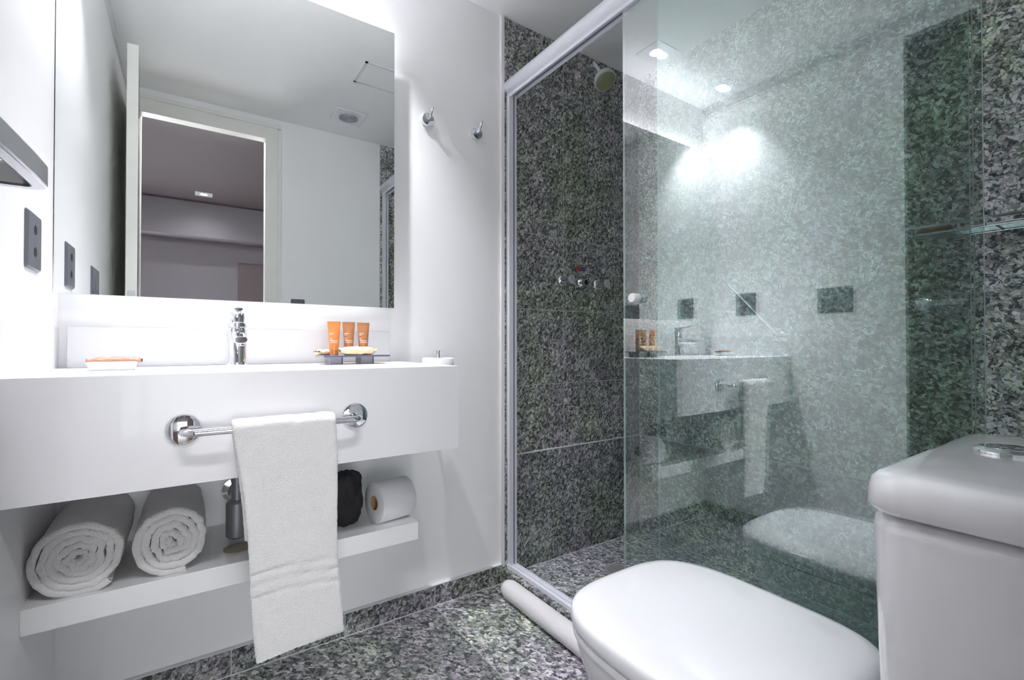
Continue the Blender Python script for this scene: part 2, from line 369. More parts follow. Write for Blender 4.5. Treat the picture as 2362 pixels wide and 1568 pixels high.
# added unseen window, glowing to fill the bathroom through the doorway
w1 = MB().box(-.70, -4.12, .18, -.64, -4.08, 1.38).box(.60, -4.12, .18, .66, -4.08, 1.38).box(-.64, -4.12, .18, .60, -4.08, .24).box(-.64, -4.12, 1.32, .60, -4.08, 1.38).box(-.04, -4.12, .24, 0, -4.08, 1.32)
w1 = struct('fill_window', w1, 'frame', 'added unseen fill light shaped as a low window in the hall', smooth=False)
wp = MB().box(-.64, -4.119, .24, .60, -4.11, 1.32).build('fill_window_pane', 'window_fill', None, smooth=False); wp.parent = w1
# ------------------------------------------------------------------ lamps
def downlight(name, x, y, label, lab_group, watts, spot=86, sq=.066):
    t = thing(name, label, 'ceiling light', (x, y, H), lab_group)
    b = MB()  # square flush frame with round hole
    n = 32; r = .030
    vs = []; 
    for k in range(n):
        a = 2*PI*k/n+PI/4; c, s_ = math.cos(a), math.sin(a); q = sq/max(abs(c), abs(s_))
        vs += [(x+q*c, y+q*s_, H), (x+q*c, y+q*s_, H-.003), (x+r*c, y+r*s_, H-.003), (x+r*c*.9, y+r*s_*.9, H+.012)]
    fs = []
    for k in range(n):
        k2 = (k+1) % n
        for j in range(3): fs.append((k*4+j, k2*4+j, k2*4+j+1, k*4+j+1))
    b.add(vs, fs); b.build('lamp_frame', 'plastic', t)
    b = MB().lathe([(0, 0), (.021, 0), (.021, .004), (0, .004)], (x, y, H-.0035), (0,0,1), 24); b.build('lamp_lens', 'lens', t)
    ld = bpy.data.lights.new('lamp_light', 'SPOT'); ld.energy = watts; ld.spot_size = math.radians(spot); ld.spot_blend = 1.0; ld.shadow_soft_size = .014
    ld.color = LIGHT_C
    lo = bpy.data.objects.new('lamp_light', ld); COL.objects.link(lo); lo.parent = t; lo.location = (0, 0, -.012)
    return t
downlight('recessed_downlight', .66, -.20, 'small square recessed ceiling light nearer the shower', 'ceiling lights over the vanity', DOWN_W*1.25)
downlight('recessed_downlight', .14, -.20, 'small square recessed ceiling light in the corner by the left wall', 'ceiling lights over the vanity', DOWN_W*.6)
downlight('recessed_downlight', .377, -3.55, 'round ceiling light glowing in the dark hall, seen in the mirror', None, HALL_W*.5, spot=150)
downlight('recessed_downlight', -.45, -2.45, 'added unseen fill light on the hall ceiling left of the doorway', None, HALL_W, spot=160)  # unseen, added to brighten the hall and doorway
downlight('recessed_downlight', 1.45, -2.45, 'added unseen fill light on the hall ceiling right of the doorway', None, HALL_W, spot=160)  # unseen, added like the one on the left
t = thing('hall_fill_light', 'added unseen opal fill light on the hall ceiling just outside the bathroom doorway', 'ceiling light', (.35, -1.85, H))  # unseen lamp added to brighten the vanity front and toilet
MB().box(.08, -1.94, H-.030, .62, -1.775, H).build('fill_shade', 'opal', t, bevel=.008)
ld = bpy.data.lights.new('lamp_light', 'AREA'); ld.shape = 'RECTANGLE'; ld.size = .52; ld.size_y = .15; ld.energy = DOOR_FILL_W; ld.color = LIGHT_C
lo = bpy.data.objects.new('lamp_light', ld); COL.objects.link(lo); lo.parent = t; lo.location = (0, -.005, -.034)
# exhaust fan / access hatch on the ceiling
t = thing('ceiling_vent', 'square white ceiling vent with round grey grille, seen in mirror', 'vent', (1.04, -1.34, H))
b = MB().box(.955, -1.425, H-.012, 1.125, -1.255, H); b.build('vent_frame', 'plastic', t, bevel=.006)
b = MB()
for r in (.014, .026, .038, .050):
    b.lathe([(r-.004, -.002), (r-.004, .006), (r+.003, .006), (r+.003, -.002)], (1.04, -1.34, H-.016), (0,0,1), 32)
b.box(.99, -1.3425, H-.016, 1.09, -1.3375, H-.011)
b.build('vent_grille', 'grille', t)
b = MB(); hx0, hx1, hy0, hy1 = .958, 1.20, -.950, -.745
for (a0, c0, a1, c1) in ((hx0, hy0, hx1, hy0+.012), (hx0, hy1-.012, hx1, hy1), (hx0, hy0, hx0+.012, hy1), (hx1-.012, hy0, hx1, hy1)):
    b.box(a0, c0, H-.004, a1, c1, H)
t = thing('access_hatch', 'flat square white access panel in the ceiling, seen in mirror', 'ceiling panel', (1.08, -.85, H))
b.build('hatch_frame', 'gapgrey', t)
MB().box(hx0+.013, hy0+.013, H-.003, hx1-.013, hy1-.013, H).build('hatch_panel', 'ceiling', t)

# ------------------------------------------------------------------ mirror
MX, MZ0, MZ1, MY = .8455, 1.0827, 2.0214, -.0624
t = thing('wall_mirror', 'large rectangular backlit mirror floating above the vanity', 'mirror', (MX/2, -.03, MZ0))
b = MB().box(.002, MY, MZ0, MX, MY+.005, MZ1)
o = b.build('mirror_glass', ['mirror_edge', 'mirror'], t, smooth=False)
for p in o.data.polygons:
    if p.normal.y < -.9: p.material_index = 1
MB().box(.035, MY+.005, MZ0+.055, MX-.035, -.001, MZ1-.055).build('backing_box', 'lacquer', t)
MB().box(.05, -.018, MZ0+.045, MX-.05, -.006, MZ0+.0545).build('led_strip', 'ledwhite', t, smooth=False)
MB().box(.05, -.048, MZ1-.0545, MX-.05, -.022, MZ1-.045).build('led_strip', 'ledtop', t, smooth=False)

# ------------------------------------------------------------------ vanity
XC, YD, ZC, ZA = .8788, -.4666, .90, .6787
t = thing('vanity_counter', 'white stone vanity counter with deep front apron and oval basin', 'counter', (XC/2, 0, ZA))
# top slab with an oval hole
cx, cy, ra, rb = .375, -.285, .172, .128
n = 64; vs = []; fs = []
def rectpt(a):
    c, s_ = math.cos(a), math.sin(a)
    ts = []
    if c > 1e-9: ts.append((XC-cx)/c)
    if c < -1e-9: ts.append((0-cx)/c)
    if s_ > 1e-9: ts.append((-.0-cy)/s_)
    if s_ < -1e-9: ts.append((YD-cy)/s_)
    q = min(ts); return (cx+q*c, cy+q*s_)
corn = [math.atan2(yy-cy, xx-cx) % (2*PI) for xx, yy in ((XC, 0), (0, 0), (0, YD), (XC, YD))]
angs = sorted(set([2*PI*k/n for k in range(n)]) | set(corn)); n = len(angs)
for a in angs:
    x, y = rectpt(a); ex, ey = cx+ra*math.cos(a), cy+rb*math.sin(a)
    vs += [(x, y, ZC-.02), (x, y, ZC), (cx+(ra+.004)*math.cos(a), cy+(rb+.004)*math.sin(a), ZC), (ex, ey, ZC-.004), (ex, ey, ZC-.02)]
for k in range(n):
    k2 = (k+1) % n
    for j in range(5): fs.append((k*5+j, k2*5+j, k2*5+(j+1) % 5, k*5+(j+1) % 5))
b = MB().add(vs, fs)
top = b.build('countertop', 'quartz', t)
b = MB().lathe([(1.0, 0), (.985, -.02), (.93, -.06), (.75, -.10), (.45, -.118), (.12, -.122), (.12, -.128), (0, -.128)], (cx, cy, ZC-.004), (0,0,1), 64)
b.v = [(cx+(v[0]-cx)*1.0*ra if False else v[0], v[1], v[2]) for v in b.v]
b.v = [(cx+(v[0]-cx)*ra, cy+(v[1]-cy)*rb, v[2]) for v in b.v]
b.build('basin', 'ceramic', t)
b = MB().cyl((cx, cy, ZC-.130), (cx, cy, ZC-.126), .020, b=.001); b.build('basin_drain', 'chrome', t)
b = MB().box(0.0, YD, ZA, XC, YD+.02, ZC-.02).box(XC-.02, YD+.02, ZA, XC, 0, ZC-.02)
b.build('apron', 'quartz', t, smooth=False)
b = MB().box(0.02, -.02, ZC, .845, 0, 1.004); b.build('backsplash', 'quartz', t, bevel=.0012)
b = MB().box(0, YD, ZC, .002, 0, 1.002); b.build('side_splash', 'quartz', t)

# shelf
b = MB().box(0, -.3061, .3862, .8308, 0, .4377)
tag(b.build('wall_shelf', 'lacquer', bevel=.0015), 'long white shelf below the vanity counter holding towels', 'shelf')
# waste trap
t = thing('drain_trap', 'chrome waste pipe under the basin, partly behind the hanging hand towel', 'pipe', (.385, 0, .44))
MB().lathe([(.018, -.004), (.030, -.003), (.036, .006), (.034, .012), (.020, .014)], (.385, -.002, .535), (0,-1,0), 32).build('wall_flange', 'chrome', t)
b = MB().tube([(.385, -.005, .535), (.385, -.06, .535)] + arc((.385, -.06, .515), .02, PI/2, 0, 6, (0,-1,0), (0,0,1))[1:] + [(.385, -.08, .50), (.385, -.082, .47)], .016)
b.build('waste_elbow', 'chrome', t)
MB().cyl((.378, -.17, .49), (.378, -.17, .77), .014).cyl((.378, -.17, .452), (.378, -.17, .55), .026, b=.006).build('bottle_trap', 'hose', t)
MB().cyl((.382, -.08, .475), (.378, -.17, .50), .012).build('trap_link', 'chrome', t)
b = MB().lathe([(0, 0), (.034, 0), (.034, .002), (0, .002)], (.378, -.215, .4377), (0,0,1), 24, sx=1, sy=1)
tag(b.build('shelf_reflection', 'beige'), 'small beige disc painted as a reflection on the shelf under the waste pipe', 'patch')  # flat disc coloured as a reflection in the shelf top

# ------------------------------------------------------------------ towel bar and towel
t = thing('towel_bar', 'chrome towel bar on the front of the vanity counter', 'towel bar', (.43, YD, .788))
ybar = -.525; zb = .789
pts = [(.262, YD, zb), (.262, ybar+.02, zb)] + arc((.282, ybar+.02, zb), .02, PI, 1.5*PI, 6, (1,0,0), (0,1,0))[1:] + arc((.578, ybar+.02, zb), .02, 1.5*PI, 2*PI, 6, (1,0,0), (0,1,0)) + [(.598, YD, zb)]
MB().tube(pts, .0075, 20).build('bar', 'chrome', t)
for x in (.262, .598):
    MB().lathe([(0, 0), (.030, 0), (.031, .003), (.029, .007), (.024, .009), (0, .009)], (x, YD, zb), (0,-1,0), 40).build('flange', 'chrome', t)

def wob(p, s, a): return a*noise.noise(Vector(p)*s)
# hand towel: a folded cloth over the bar, front drop longer than the back one
def towel_mesh():
    NS, NU = 150, 60
    # section path (y, z) from front hem over the bar to the back hem
    th = .0065
    zfL, zbk = .325, .56
    path = []
    fr = ybar-.0145; bk = ybar+.0145
    ztop = zb+.0005
    Lf = ztop-zfL
    nf, na, nb = 90, 16, 36
    for i in range(nf): path.append((fr, zfL+Lf*i/nf, i/nf))
    for i in range(na+1):
        a = PI - PI*i/na; path.append((ybar+.0145*math.cos(PI-a)*-1, ztop+.0145*math.sin(a), 1.0))
    for i in range(1, nb+1): path.append((bk, ztop-(ztop-zbk)*i/nb, 1.0))
    vs = []; fs = []; R = []
    for side in (1, -1):
        grid = []
        for j, (y, z, q) in enumerate(path):
            row = []
            i0, i1 = max(0, j-1), min(len(path)-1, j+1)
            dy = path[i1][0]-path[i0][0]; dz = path[i1][1]-path[i0][1]; l = math.hypot(dy, dz) or 1
            ny, nz = -dz/l, dy/l
            for k in range(NU+1):
                u = k/NU
                f = (ztop-z)/(ztop-zfL) if j <= nf else (ztop-z)/(ztop-zfL)*.8
                f = max(0, f)
                xl = .341+.050*f+.006*math.sin(f*5); xr = .5335+.019*f+.004*math.sin(f*6+1)
                x = xl+(xr-xl)*u
                zz = z
                if j <= nf:   # hem follows a diagonal: right side slightly shorter, bands arch
                    zz = z+ (u*.012-.006)*f + .004*math.sin(u*PI)*f
                edge = min(u, 1-u)
                tk = th*side*(1-.6*math.exp(-edge*60))
                if j <= nf:
                    dd = (zz-zfL)
                    for c0 in (.125, .150, .172):
                        tk *= 1-.75*math.exp(-((dd-c0-.004*math.sin(u*PI*1.2))/.0026)**2)
                    if dd < .010: tk *= .75
                yy = y+ny*tk+ .004*math.sin(u*3+f*2)*f*(1 if j <= nf else 0)
                zz2 = zz+nz*tk
                if side > 0:
                    nn = noise.noise(Vector((x*260, yy*260, zz2*260)))*.0014+noise.noise(Vector((x*45, yy*20, zz2*45)))*.0016
                    yy += ny*nn; zz2 += nz*nn
                    if j == 0: zz2 += noise.noise(Vector((x*300, 3, 1)))*.002
                ed = noise.noise(Vector((z*280, u*3, 5)))*.0016 if k in (0, NU) else 0
                row.append(len(vs)); vs.append((x+ed, yy, zz2))
            grid.append(row)
        R.append(grid)
    A, B = R
    m = len(path)
    for j in range(m-1):
        for k in range(NU):
            fs.append((A[j][k], A[j][k+1], A[j+1][k+1], A[j+1][k]))
            fs.append((B[j][k+1], B[j][k], B[j+1][k], B[j+1][k+1]))
        fs.append((A[j][0], A[j+1][0], B[j+1][0], B[j][0])); fs.append((A[j+1][NU], A[j][NU], B[j][NU], B[j+1][NU]))
    for k in range(NU):
        fs.append((A[0][k+1], A[0][k], B[0][k], B[0][k+1])); fs.append((A[m-1][k], A[m-1][k+1], B[m-1][k+1], B[m-1][k]))
    return MB().add(vs, fs)
tag(towel_mesh().build('hand_towel', 'terry', ang=80), 'white terry hand towel hanging over the chrome bar', 'towel')

# rolled bath towels on the shelf: a real spiral of cloth
def rolled(cx, cz, rx, rz, y0, y1, turns, seed, rot, tail, pitch_k=.985):
    N = 260; b = MB()
    amax = turns*2*PI
    def cen(a, off):
        q = a/amax
        r = (.10+.90*q) ; 
        return r
    pitch = 1.0*.90/turns
    ins, outs = [], []
    for i in range(N+1):
        a = amax*i/N; q = i/N
        r = .10+.90*q - pitch*.5
        wv = noise.noise(Vector((math.cos(a)*1.4*(1+q), math.sin(a)*1.4*(1+q), seed)))*.11*(1.1-q) + noise.noise(Vector((math.cos(a)*4*(1+q), math.sin(a)*4, seed+9)))*.04
        h = pitch*.5*pitch_k
        r += wv*(1 if q < .93 else 0.3)
        for lst, s_ in ((ins, -1), (outs, 1)):
            rr = max(.004, r+s_*h)
            x = rr*math.cos(a+rot)*rx; z = rr*math.sin(a+rot)*rz
            lst.append((x, z))
    # flatten the belly on the shelf
    def fl(p):
        x, z = p; lim = -rz*.93
        if z < lim: z = lim+(z-lim)*.15
        return (cx+x, cz+z)
    ny = 26; rows = []
    for j in range(ny+1):
        v = j/ny; y = y0+(y1-y0)*v
        e = min(v, 1-v); shrink = 0
        row = []
        for i in range(N+1):
            row.append((i, y))
        rows.append(y)
    vs = []; idx = {}
    def vid(side, i, j):
        k = (side, i, j)
        if k not in idx:
            x, z = fl((ins if side == 0 else outs)[i]); y = rows[j]
            e = min(j, ny-j)
            dy = 0
            if e == 0: # soft uneven ends, bulging middle layer
                s_ = -1 if j == 0 else 1
                dy = s_*(noise.noise(Vector((x*60, z*60, seed)))*.004 - .003)
            nn = noise.noise(Vector((x*230, y*230, z*230)))*.0009 + noise.noise(Vector((x*30, y*14, z*30+seed)))*.003
            l = math.hypot(x-cx, z-cz) or 1
            if side == 1: x += (x-cx)/l*nn; z += (z-cz)/l*nn
            idx[k] = len(vs); vs.append((x, y+dy, z))
        return idx[k]
    fs = []
    for i in range(N):
        for j in range(ny):
            fs.append((vid(1,i,j), vid(1,i+1,j), vid(1,i+1,j+1), vid(1,i,j+1)))
            fs.append((vid(0,i+1,j), vid(0,i,j), vid(0,i,j+1), vid(0,i+1,j+1)))
        # rounded end rims (one extra bulged row)
        for j, s_ in ((0, -1), (ny, 1)):
            a_, b_, c_, d_ = vid(0,i,j), vid(0,i+1,j), vid(1,i+1,j), vid(1,i,j)
            k0, k1 = ('m', i, j), ('m', i+1, j)
            for kk, p_, q_ in ((k0, a_, d_), (k1, b_, c_)):
                if kk not in idx:
                    P0, P1 = Vector(vs[p_]), Vector(vs[q_]); mm = (P0+P1)/2; mm.y += s_*.0045
                    idx[kk] = len(vs); vs.append(tuple(mm))
            fs.append((a_, b_, idx[k1], idx[k0])); fs.append((idx[k0], idx[k1], c_, d_))
    for i in (0, N):
        for j in range(ny): fs.append((vid(0,i,j), vid(1,i,j), vid(1,i,j+1), vid(0,i,j+1)))
    b.add(vs, fs)
    return b
r1 = rolled(.083, .514, .084, .082, -.292, -.012, 5.4, 2.0, 2.9, True)
tag(r1.build('rolled_towel', 'terry', ang=80), 'rolled white bath towel against the left wall on the shelf', 'towel', 'rolled bath towels on the shelf')
r2 = rolled(.243, .514, .077, .082, -.292, -.012, 4.6, 6.0, 1.3, True)
tag(r2.build('rolled_towel', 'terry', ang=80), 'rolled white bath towel nearer the hanging hand towel on the shelf', 'towel', 'rolled bath towels on the shelf')

# black pouch
b = MB(); n = 28; rings = []
for j in range(15):
    v = j/14; z = .4377+.150*v; r = .040*(1-.75*abs(v-.42)**1.3) if j < 14 else .012
    ring = []
    for k in range(n):
        a = 2*PI*k/n; q = 1+.32*noise.noise(Vector((math.cos(a)*2.4, math.sin(a)*2.4, v*3.2)))+.12*noise.noise(Vector((math.cos(a)*7, math.sin(a)*7, v*9)))
        ring.append((.648+r*1.25*q*math.cos(a)+.008*v, -.19+r*q*math.sin(a), z+(.010*noise.noise(Vector((math.cos(a)*3, math.sin(a)*3, 4))) if j > 9 else 0)))
    rings.append(ring)
b.loft(rings); tag(b.build('cloth_pouch', 'blackcloth', ang=25), 'crumpled black cloth pouch on the shelf behind the hand towel', 'bag')

# toilet paper
def tp_roll(name, label, c, ax, r=.056, ln=.10, hole=.020):
    t = thing(name, label, 'toilet paper', c, 'toilet paper rolls')
    c = Vector(c); ax = Vector(ax).normalized(); o = c-ax*ln/2
    MB().lathe([(hole+.0015, .001), (r-.002, 0), (r, .002), (r, ln-.002), (r-.002, ln), (hole+.0015, ln-.001)], o, ax, 56).build('paper_sheets', 'paper', t, ang=50)
    MB().lathe([(hole, 0), (hole+.0014, 0), (hole+.0014, ln), (hole, ln), (hole, 0)], o, ax, 32).build('cardboard_core', 'card', t)
    return t
tp_roll('toilet_roll', 'loose toilet paper roll lying on the white shelf', (.772, -.235, .4377+.0585), (.985, .17, 0), r=.0585, ln=.108, hole=.019)
# upright spare roll on the wall holder
hx, hyy = .992, -.098
tp_roll('toilet_roll', 'toilet paper roll standing upright on the wall holder beside the counter', (hx, hyy, .862), (0, 0, 1), r=.0545, ln=.10)
t = thing('toilet_roll_holder', 'chrome upright toilet paper holder on white wall right of the counter', 'paper holder', (hx, 0, .80))
MB().lathe([(0, 0), (.026, 0), (.026, .006), (.020, .009), (0, .009)], (hx, 0, .797), (0,-1,0), 32).build('wall_plate', 'chrome', t)
MB().tube([(hx, -.005, .797), (hx, hyy+.02, .797)] + arc((hx, hyy+.02, .817), .02, -PI/2, 0, 6, (0,-1,0), (0,0,1))[1:] + [(hx, hyy, .86), (hx, hyy, .934)], .0062, 16).cyl((hx, hyy, .933), (hx, hyy, .938), .0085, b=.001).cyl((hx, hyy, .806), (hx, hyy, .811), .030, b=.001).build('post', 'chrome', t)

# ------------------------------------------------------------------ faucet
fx, fy = .381, -.098
t = thing('basin_faucet', 'chrome single lever basin faucet under the mirror', 'faucet', (fx, fy, ZC))
MB().lathe([(0, 0), (.029, 0), (.029, .003), (.0255, .007), (.0245, .012), (.0240, .10), (.0225, .104), (0, .104)], (fx, fy, ZC), (0,0,1), 48).build('faucet_body', 'chrome', t)
rings = []
for i in range(9):
    q = i/8; y = fy-.005-.115*q; z = ZC+.082-.012*q
    wdt = .0165-.002*q; hh = .020-.011*q
    rings.append([(fx+wdt*math.copysign(abs(math.cos(a))**.6, math.cos(a)), y, z+hh*math.copysign(abs(math.sin(a))**.8, math.sin(a))) for a in [2*PI*k/28 for k in range(28)]])
MB().loft(rings).build('spout', 'chrome', t, bevel=.0015, ang=50)
MB().cyl((fx, fy-.108, ZC+.055), (fx, fy-.108, ZC+.068), .009, b=.001).build('aerator', 'chrome', t)
b = MB().lathe([(.020, .104), (.0235, .107), (.0235, .118), (.021, .120), (.0205, .122), (.0205, .142), (.017, .146), (0, .147)], (fx, fy, ZC), (0,0,1), 40)
b.build('lever_cap', 'chrome', t)
rings = []
for i in range(8):
    q = i/7; y = fy+.008-.105*q; z = ZC+.139+.012*q*q
    wdt = .0125-.003*q; hh = .007-.0035*q
    rings.append([(fx-.004*q+wdt*math.copysign(abs(math.cos(a))**.6, math.cos(a)), y, z+hh*math.copysign(abs(math.sin(a))**.7, math.sin(a))) for a in [2*PI*k/24 for k in range(24)]])
MB().loft(rings).build('lever', 'chrome', t, ang=50)

# ------------------------------------------------------------------ soaps
def wrapped(name, label, c, L, W, Hh, mat, group=None, rz=0, ruff=.012, seed=0):
    """pillow-shaped soap in paper with pinched, fluted ends along local x"""
    n = 26; rings = []; st = 22
    for i in range(st+1):
        q = -1+2*i/st; e = abs(q)
        k = (1-max(0, (e-.62)/.38)**1.5*.80) if e < 1 else .2
        fan = max(0, (e-.80)/.20)
        ring = []
        for m_ in range(n):
            a = 2*PI*m_/n; ca, sa = math.cos(a), math.sin(a)
            yy = W/2*math.copysign(abs(ca)**.7, ca)*(k+fan*.55); zz = Hh/2*math.copysign(abs(sa)**.75, sa)*(k*(1-fan*.75))
            nz_ = noise.noise(Vector((q*3+seed, ca*2, sa*2)))*Hh*.16*(1+fan)
            zz += nz_+fan*Hh*.35*math.sin(m_*1.9+seed)*.4 + fan*Hh*.12
            x = q*L/2; zz = max(zz, -Hh/2)
            ring.append((c[0]+x*math.cos(rz)-yy*math.sin(rz), c[1]+x*math.sin(rz)+yy*math.cos(rz), c[2]+Hh/2+zz))
        rings.append(ring)
    o = MB().loft(rings).build(name, mat, ang=50)
    return tag(o, label, 'soap', group)
b = MB()
rings = []
def rrect(x0, y0, x1, y1, r, z, n=6):
    out = []
    for (ccx, ccy, a0) in ((x1-r, y1-r, 0), (x0+r, y1-r, PI/2), (x0+r, y0+r, PI), (x1-r, y0+r, 1.5*PI)):
        for i in range(n+1):
            a = a0+PI/2*i/n; out.append((ccx+r*math.cos(a), ccy+r*math.sin(a), z))
    return out
rings = [rrect(.090, -.228, .164, -.165, .008, ZC), rrect(.082, -.234, .172, -.159, .010, ZC+.019), rrect(.085, -.231, .169, -.162, .008, ZC+.020), rrect(.094, -.224, .160, -.169, .006, ZC+.008)]
tag(b.loft(rings).build('soap_dish', 'ceramic', ang=40), 'small white rectangular soap dish left of the basin', 'soap dish')
wrapped('wrapped_soap', 'copper foil wrapped soap in the white dish', (.130, -.197, ZC+.010), .098, .044, .020, 'copperwrap', seed=1.2)

# ------------------------------------------------------------------ amenity tray
t = thing('amenity_tray', 'small grey raised tray on the counter holding orange tubes', 'tray', (.68, -.15, ZC))
MB().box(.589, -.20, ZC+.022, .782, -.085, ZC+.0275).build('tray_top', 'tray', t, bevel=.0008)
for x0 in (.612, .705):
    MB().box(x0, -.165, ZC, x0+.034, -.161, ZC+.022).box(x0+.034, -.165, ZC, x0+.038, -.105, ZC+.022, 1).box(x0, -.161, ZC, x0+.003, -.105, ZC+.022, 1).build('tray_foot', ['trayfoot', 'tray'], t)
def squeeze_tube(x, y, label, mat, hgt, rz=0):
    t = thing('cosmetic_tube', label, 'toiletry tube', (x, y, ZC+.0275), 'toiletry tubes on the tray')
    z0 = ZC+.0275; rings = []; n = 36
    for i in range(15):
        q = i/14; z = z0+.014+(hgt-.014)*q
        wx = .0135+.0055*q**1.2; wy = .0135*(1-q**1.6)+.0007
        rings.append([(x+wx*math.cos(a)*math.cos(rz)-wy*math.sin(a)*math.sin(rz), y+wx*math.cos(a)*math.sin(rz)+wy*math.sin(a)*math.cos(rz), z) for a in [2*PI*k/n for k in range(n)]])
    zt = z0+hgt; wx = .0192
    rings.append([(x+wx*math.cos(a)*math.cos(rz)-.0007*math.sin(a)*math.sin(rz), y+wx*math.cos(a)*math.sin(rz)+.0007*math.sin(a)*math.cos(rz), zt+.006) for a in [2*PI*k/n for k in range(n)]])
    MB().loft(rings).build('tube_body', mat, t, ang=60)
    MB().cyl((x, y, z0), (x, y, z0+.0145), .0125, 32, b=.001).build('tube_cap', mat, t)
    # printed white lines on the side facing the room
    b = MB()
    def strip(u0, u1, zz, h):
        m_ = 6; vs = []
        q = max(0, (zz-z0-.014)/(hgt-.014)); wx = .0135+.0055*q**1.2+.0002; wy = .0135*(1-q**1.6)+.0009
        for i in range(m_+1):
            a = -PI/2+(u0+(u1-u0)*i/m_); 
            for z in (zz, zz+h): vs.append((x+wx*math.cos(a)*math.cos(rz)-wy*math.sin(a)*math.sin(rz), y+wx*math.cos(a)*math.sin(rz)+wy*math.sin(a)*math.cos(rz)-.0002, z))
        b.add(vs, [(2*i, 2*i+2, 2*i+3, 2*i+1) for i in range(m_)])
    strip(-1.0, -.1, z0+.064, .0015); strip(-1.0, -.45, z0+.060, .0013); strip(-1.0, -.5, z0+.050, .0010); strip(-1.0, -.4, z0+.045, .0012); strip(-.9, .6, z0+.042, .0014); strip(-.9, .6, z0+.037, .0016)
    b.build('printed_label', 'whiteink', t, recalc=False)
squeeze_tube(.629, -.145, 'bright orange toiletry tube, leftmost of three on the tray', 'orange', .094)
squeeze_tube(.675, -.135, 'copper brown toiletry tube, middle of three on the tray', 'copper', .094)
squeeze_tube(.718, -.140, 'copper brown toiletry tube, rightmost of three on the tray', 'copper', .093)
wrapped('wrapped_soap', 'cream paper wrapped soap in front of the copper tubes on tray', (.690, -.178, ZC+.0275), .108, .042, .024, 'cream', 'paper wrapped soaps on the tray', rz=.08, seed=4.4)
wrapped('wrapped_soap', 'cream paper wrapped soap at the left end of the tray', (.612, -.108, ZC+.0275), .060, .040, .016, 'cream', 'paper wrapped soaps on the tray', rz=.5, seed=7.7)

# ------------------------------------------------------------------ robe hooks
def hook(x, z, label):
    t = thing('robe_hook', label, 'hook', (x, 0, z), 'robe hooks')
    MB().lathe([(0, 0), (.0240, 0), (.0245, .002), (.0240, .012), (.0225, .0145), (.008, .0160), (0, .0162)], (x, 0, z), (0,-1,0), 40).build('hook_base', 'chrome', t)
    MB().tube([(x, -.013, z+.002), (x+.001, -.026, z+.006), (x+.002, -.036, z+.016), (x+.003, -.042, z+.030)], [.006, .0055, .0045, .0038], 14).lathe([(0, -.004), (.0035, -.003), (.005, 0), (.0035, .003), (0, .004)], (x+.003, -.0425, z+.032), (0,0,1), 14).build('hook_peg', 'chrome', t)
hook(.993, 1.786, 'chrome robe hook nearer the mirror on the white wall')
hook(1.200, 1.788, 'chrome robe hook nearer the shower on the white wall')

# ------------------------------------------------------------------ wall plates
def plate(label, wallx, y, z, wd, ht, sockets=2, name='wall_socket', cat='outlet', facing='x'):
    t = thing(name, label, cat, (wallx, y, z) if facing == 'x' else (wallx, y, z))
    rings = []
    for ins, d in ((0, 0), (0, .002), (.008, .0055), (.014, .006)):
        rr = rrect(-wd/2+ins*.5, -ht/2+ins*.4, wd/2-ins*.5, ht/2-ins*.4, .006, 0)
        rings.append([((wallx+d, y+p[0], z+p[1]) if facing == 'x' else (wallx+p[0], y+d, z+p[1])) for p in rr])
    MB().loft(rings).build('plate', 'greyplate', t, ang=30)
    if sockets:
        for dz in (.024, -.022):
            hexa = [(.017, 0), (.009, .009), (-.009, .009), (-.017, 0), (-.009, -.009), (.009, -.009)]
            ring = [[(wallx+d, y-.0+p[1]*1.1, z+dz+p[0]*.62) for p in hexa] for d in (.0055, .0066)]
            MB().loft(ring).build('socket', 'blackhole', t)
    else:
        MB().box(wallx+.0055 if facing == 'x' else wallx-.014, y-.014 if facing == 'x' else y+.0055, z-.022, wallx+.0085 if facing == 'x' else wallx+.014, y+.014 if facing == 'x' else y+.0085, z+.022).build('rocker', 'greyplate', t, bevel=.001)
    return t
plate('grey double wall socket on the left wall beside the mirror', 0, -.247, 1.172, .108, .118)
plate('grey switch plate on the left wall, seen only in the mirror', 0, -.665, 1.163, .145, .118, sockets=0, name='light_switch', cat='switch')
plate('grey switch plate on back wall beside the doorway, reflected at mirror bottom', .82, YB, 1.178, .078, .118, sockets=0, name='light_switch', cat='switch', facing='y')

# ------------------------------------------------------------------ shower enclosure
t = thing('shower_enclosure', 'sliding glass shower screen with white rail and track', 'shower screen', (1.36, -.8, .056))
MB().cyl((1.358, -.001, 2.013), (1.358, YB+.001, 2.013), .031, 48, b=.002).build('top_rail', 'alu', t, ang=50)
MB().box(1.347, YB, 1.972, 1.3515, 0, 1.990).box(1.378, YB, 1.972, 1.3825, 0, 1.990).box(1.3515, YB, 1.984, 1.378, 0, 1.990, 1).build('rail_lips', ['alu', 'slot'], t, smooth=False)
b = MB().box(1.341, YB, .056, 1.383, 0, .060).box(1.341, YB, .060, 1.346, 0, .070).box(1.362, YB, .060, 1.3645, 0, .070).box(1.380, YB, .060, 1.383, 0, .068)
part_lab(b.build('bottom_track', 'alu', t, smooth=False), 'white channel on the curb')
for y0, y1 in ((-.024, 0), (YB, YB+.024)):
    MB().box(1.344, y0, .060, 1.364, y1, 1.985).box(1.364, y0, .060, 1.370, y1*.5+y0*.5 if y0 > -1 else y0*.5+y1*.5, 1.985, 1).box(1.370, y0, .060, 1.381, y1, 1.985).build('wall_jamb', ['alu', 'slot'], t, smooth=False, recalc=True)
def pane(x, y0, y1):
    b = MB().box(x-.004, y0, .071, x+.004, y1, 1.985)
    o = b.build('glass_panel', ['glass', 'glassedge'], t, smooth=False)
    for p in o.data.polygons:
        if abs(p.normal.x) < .5: p.material_index = 1
    return o
gA = pane(1.355, -1.411, -.628)
gB = pane(1.372, -1.391, -.741)
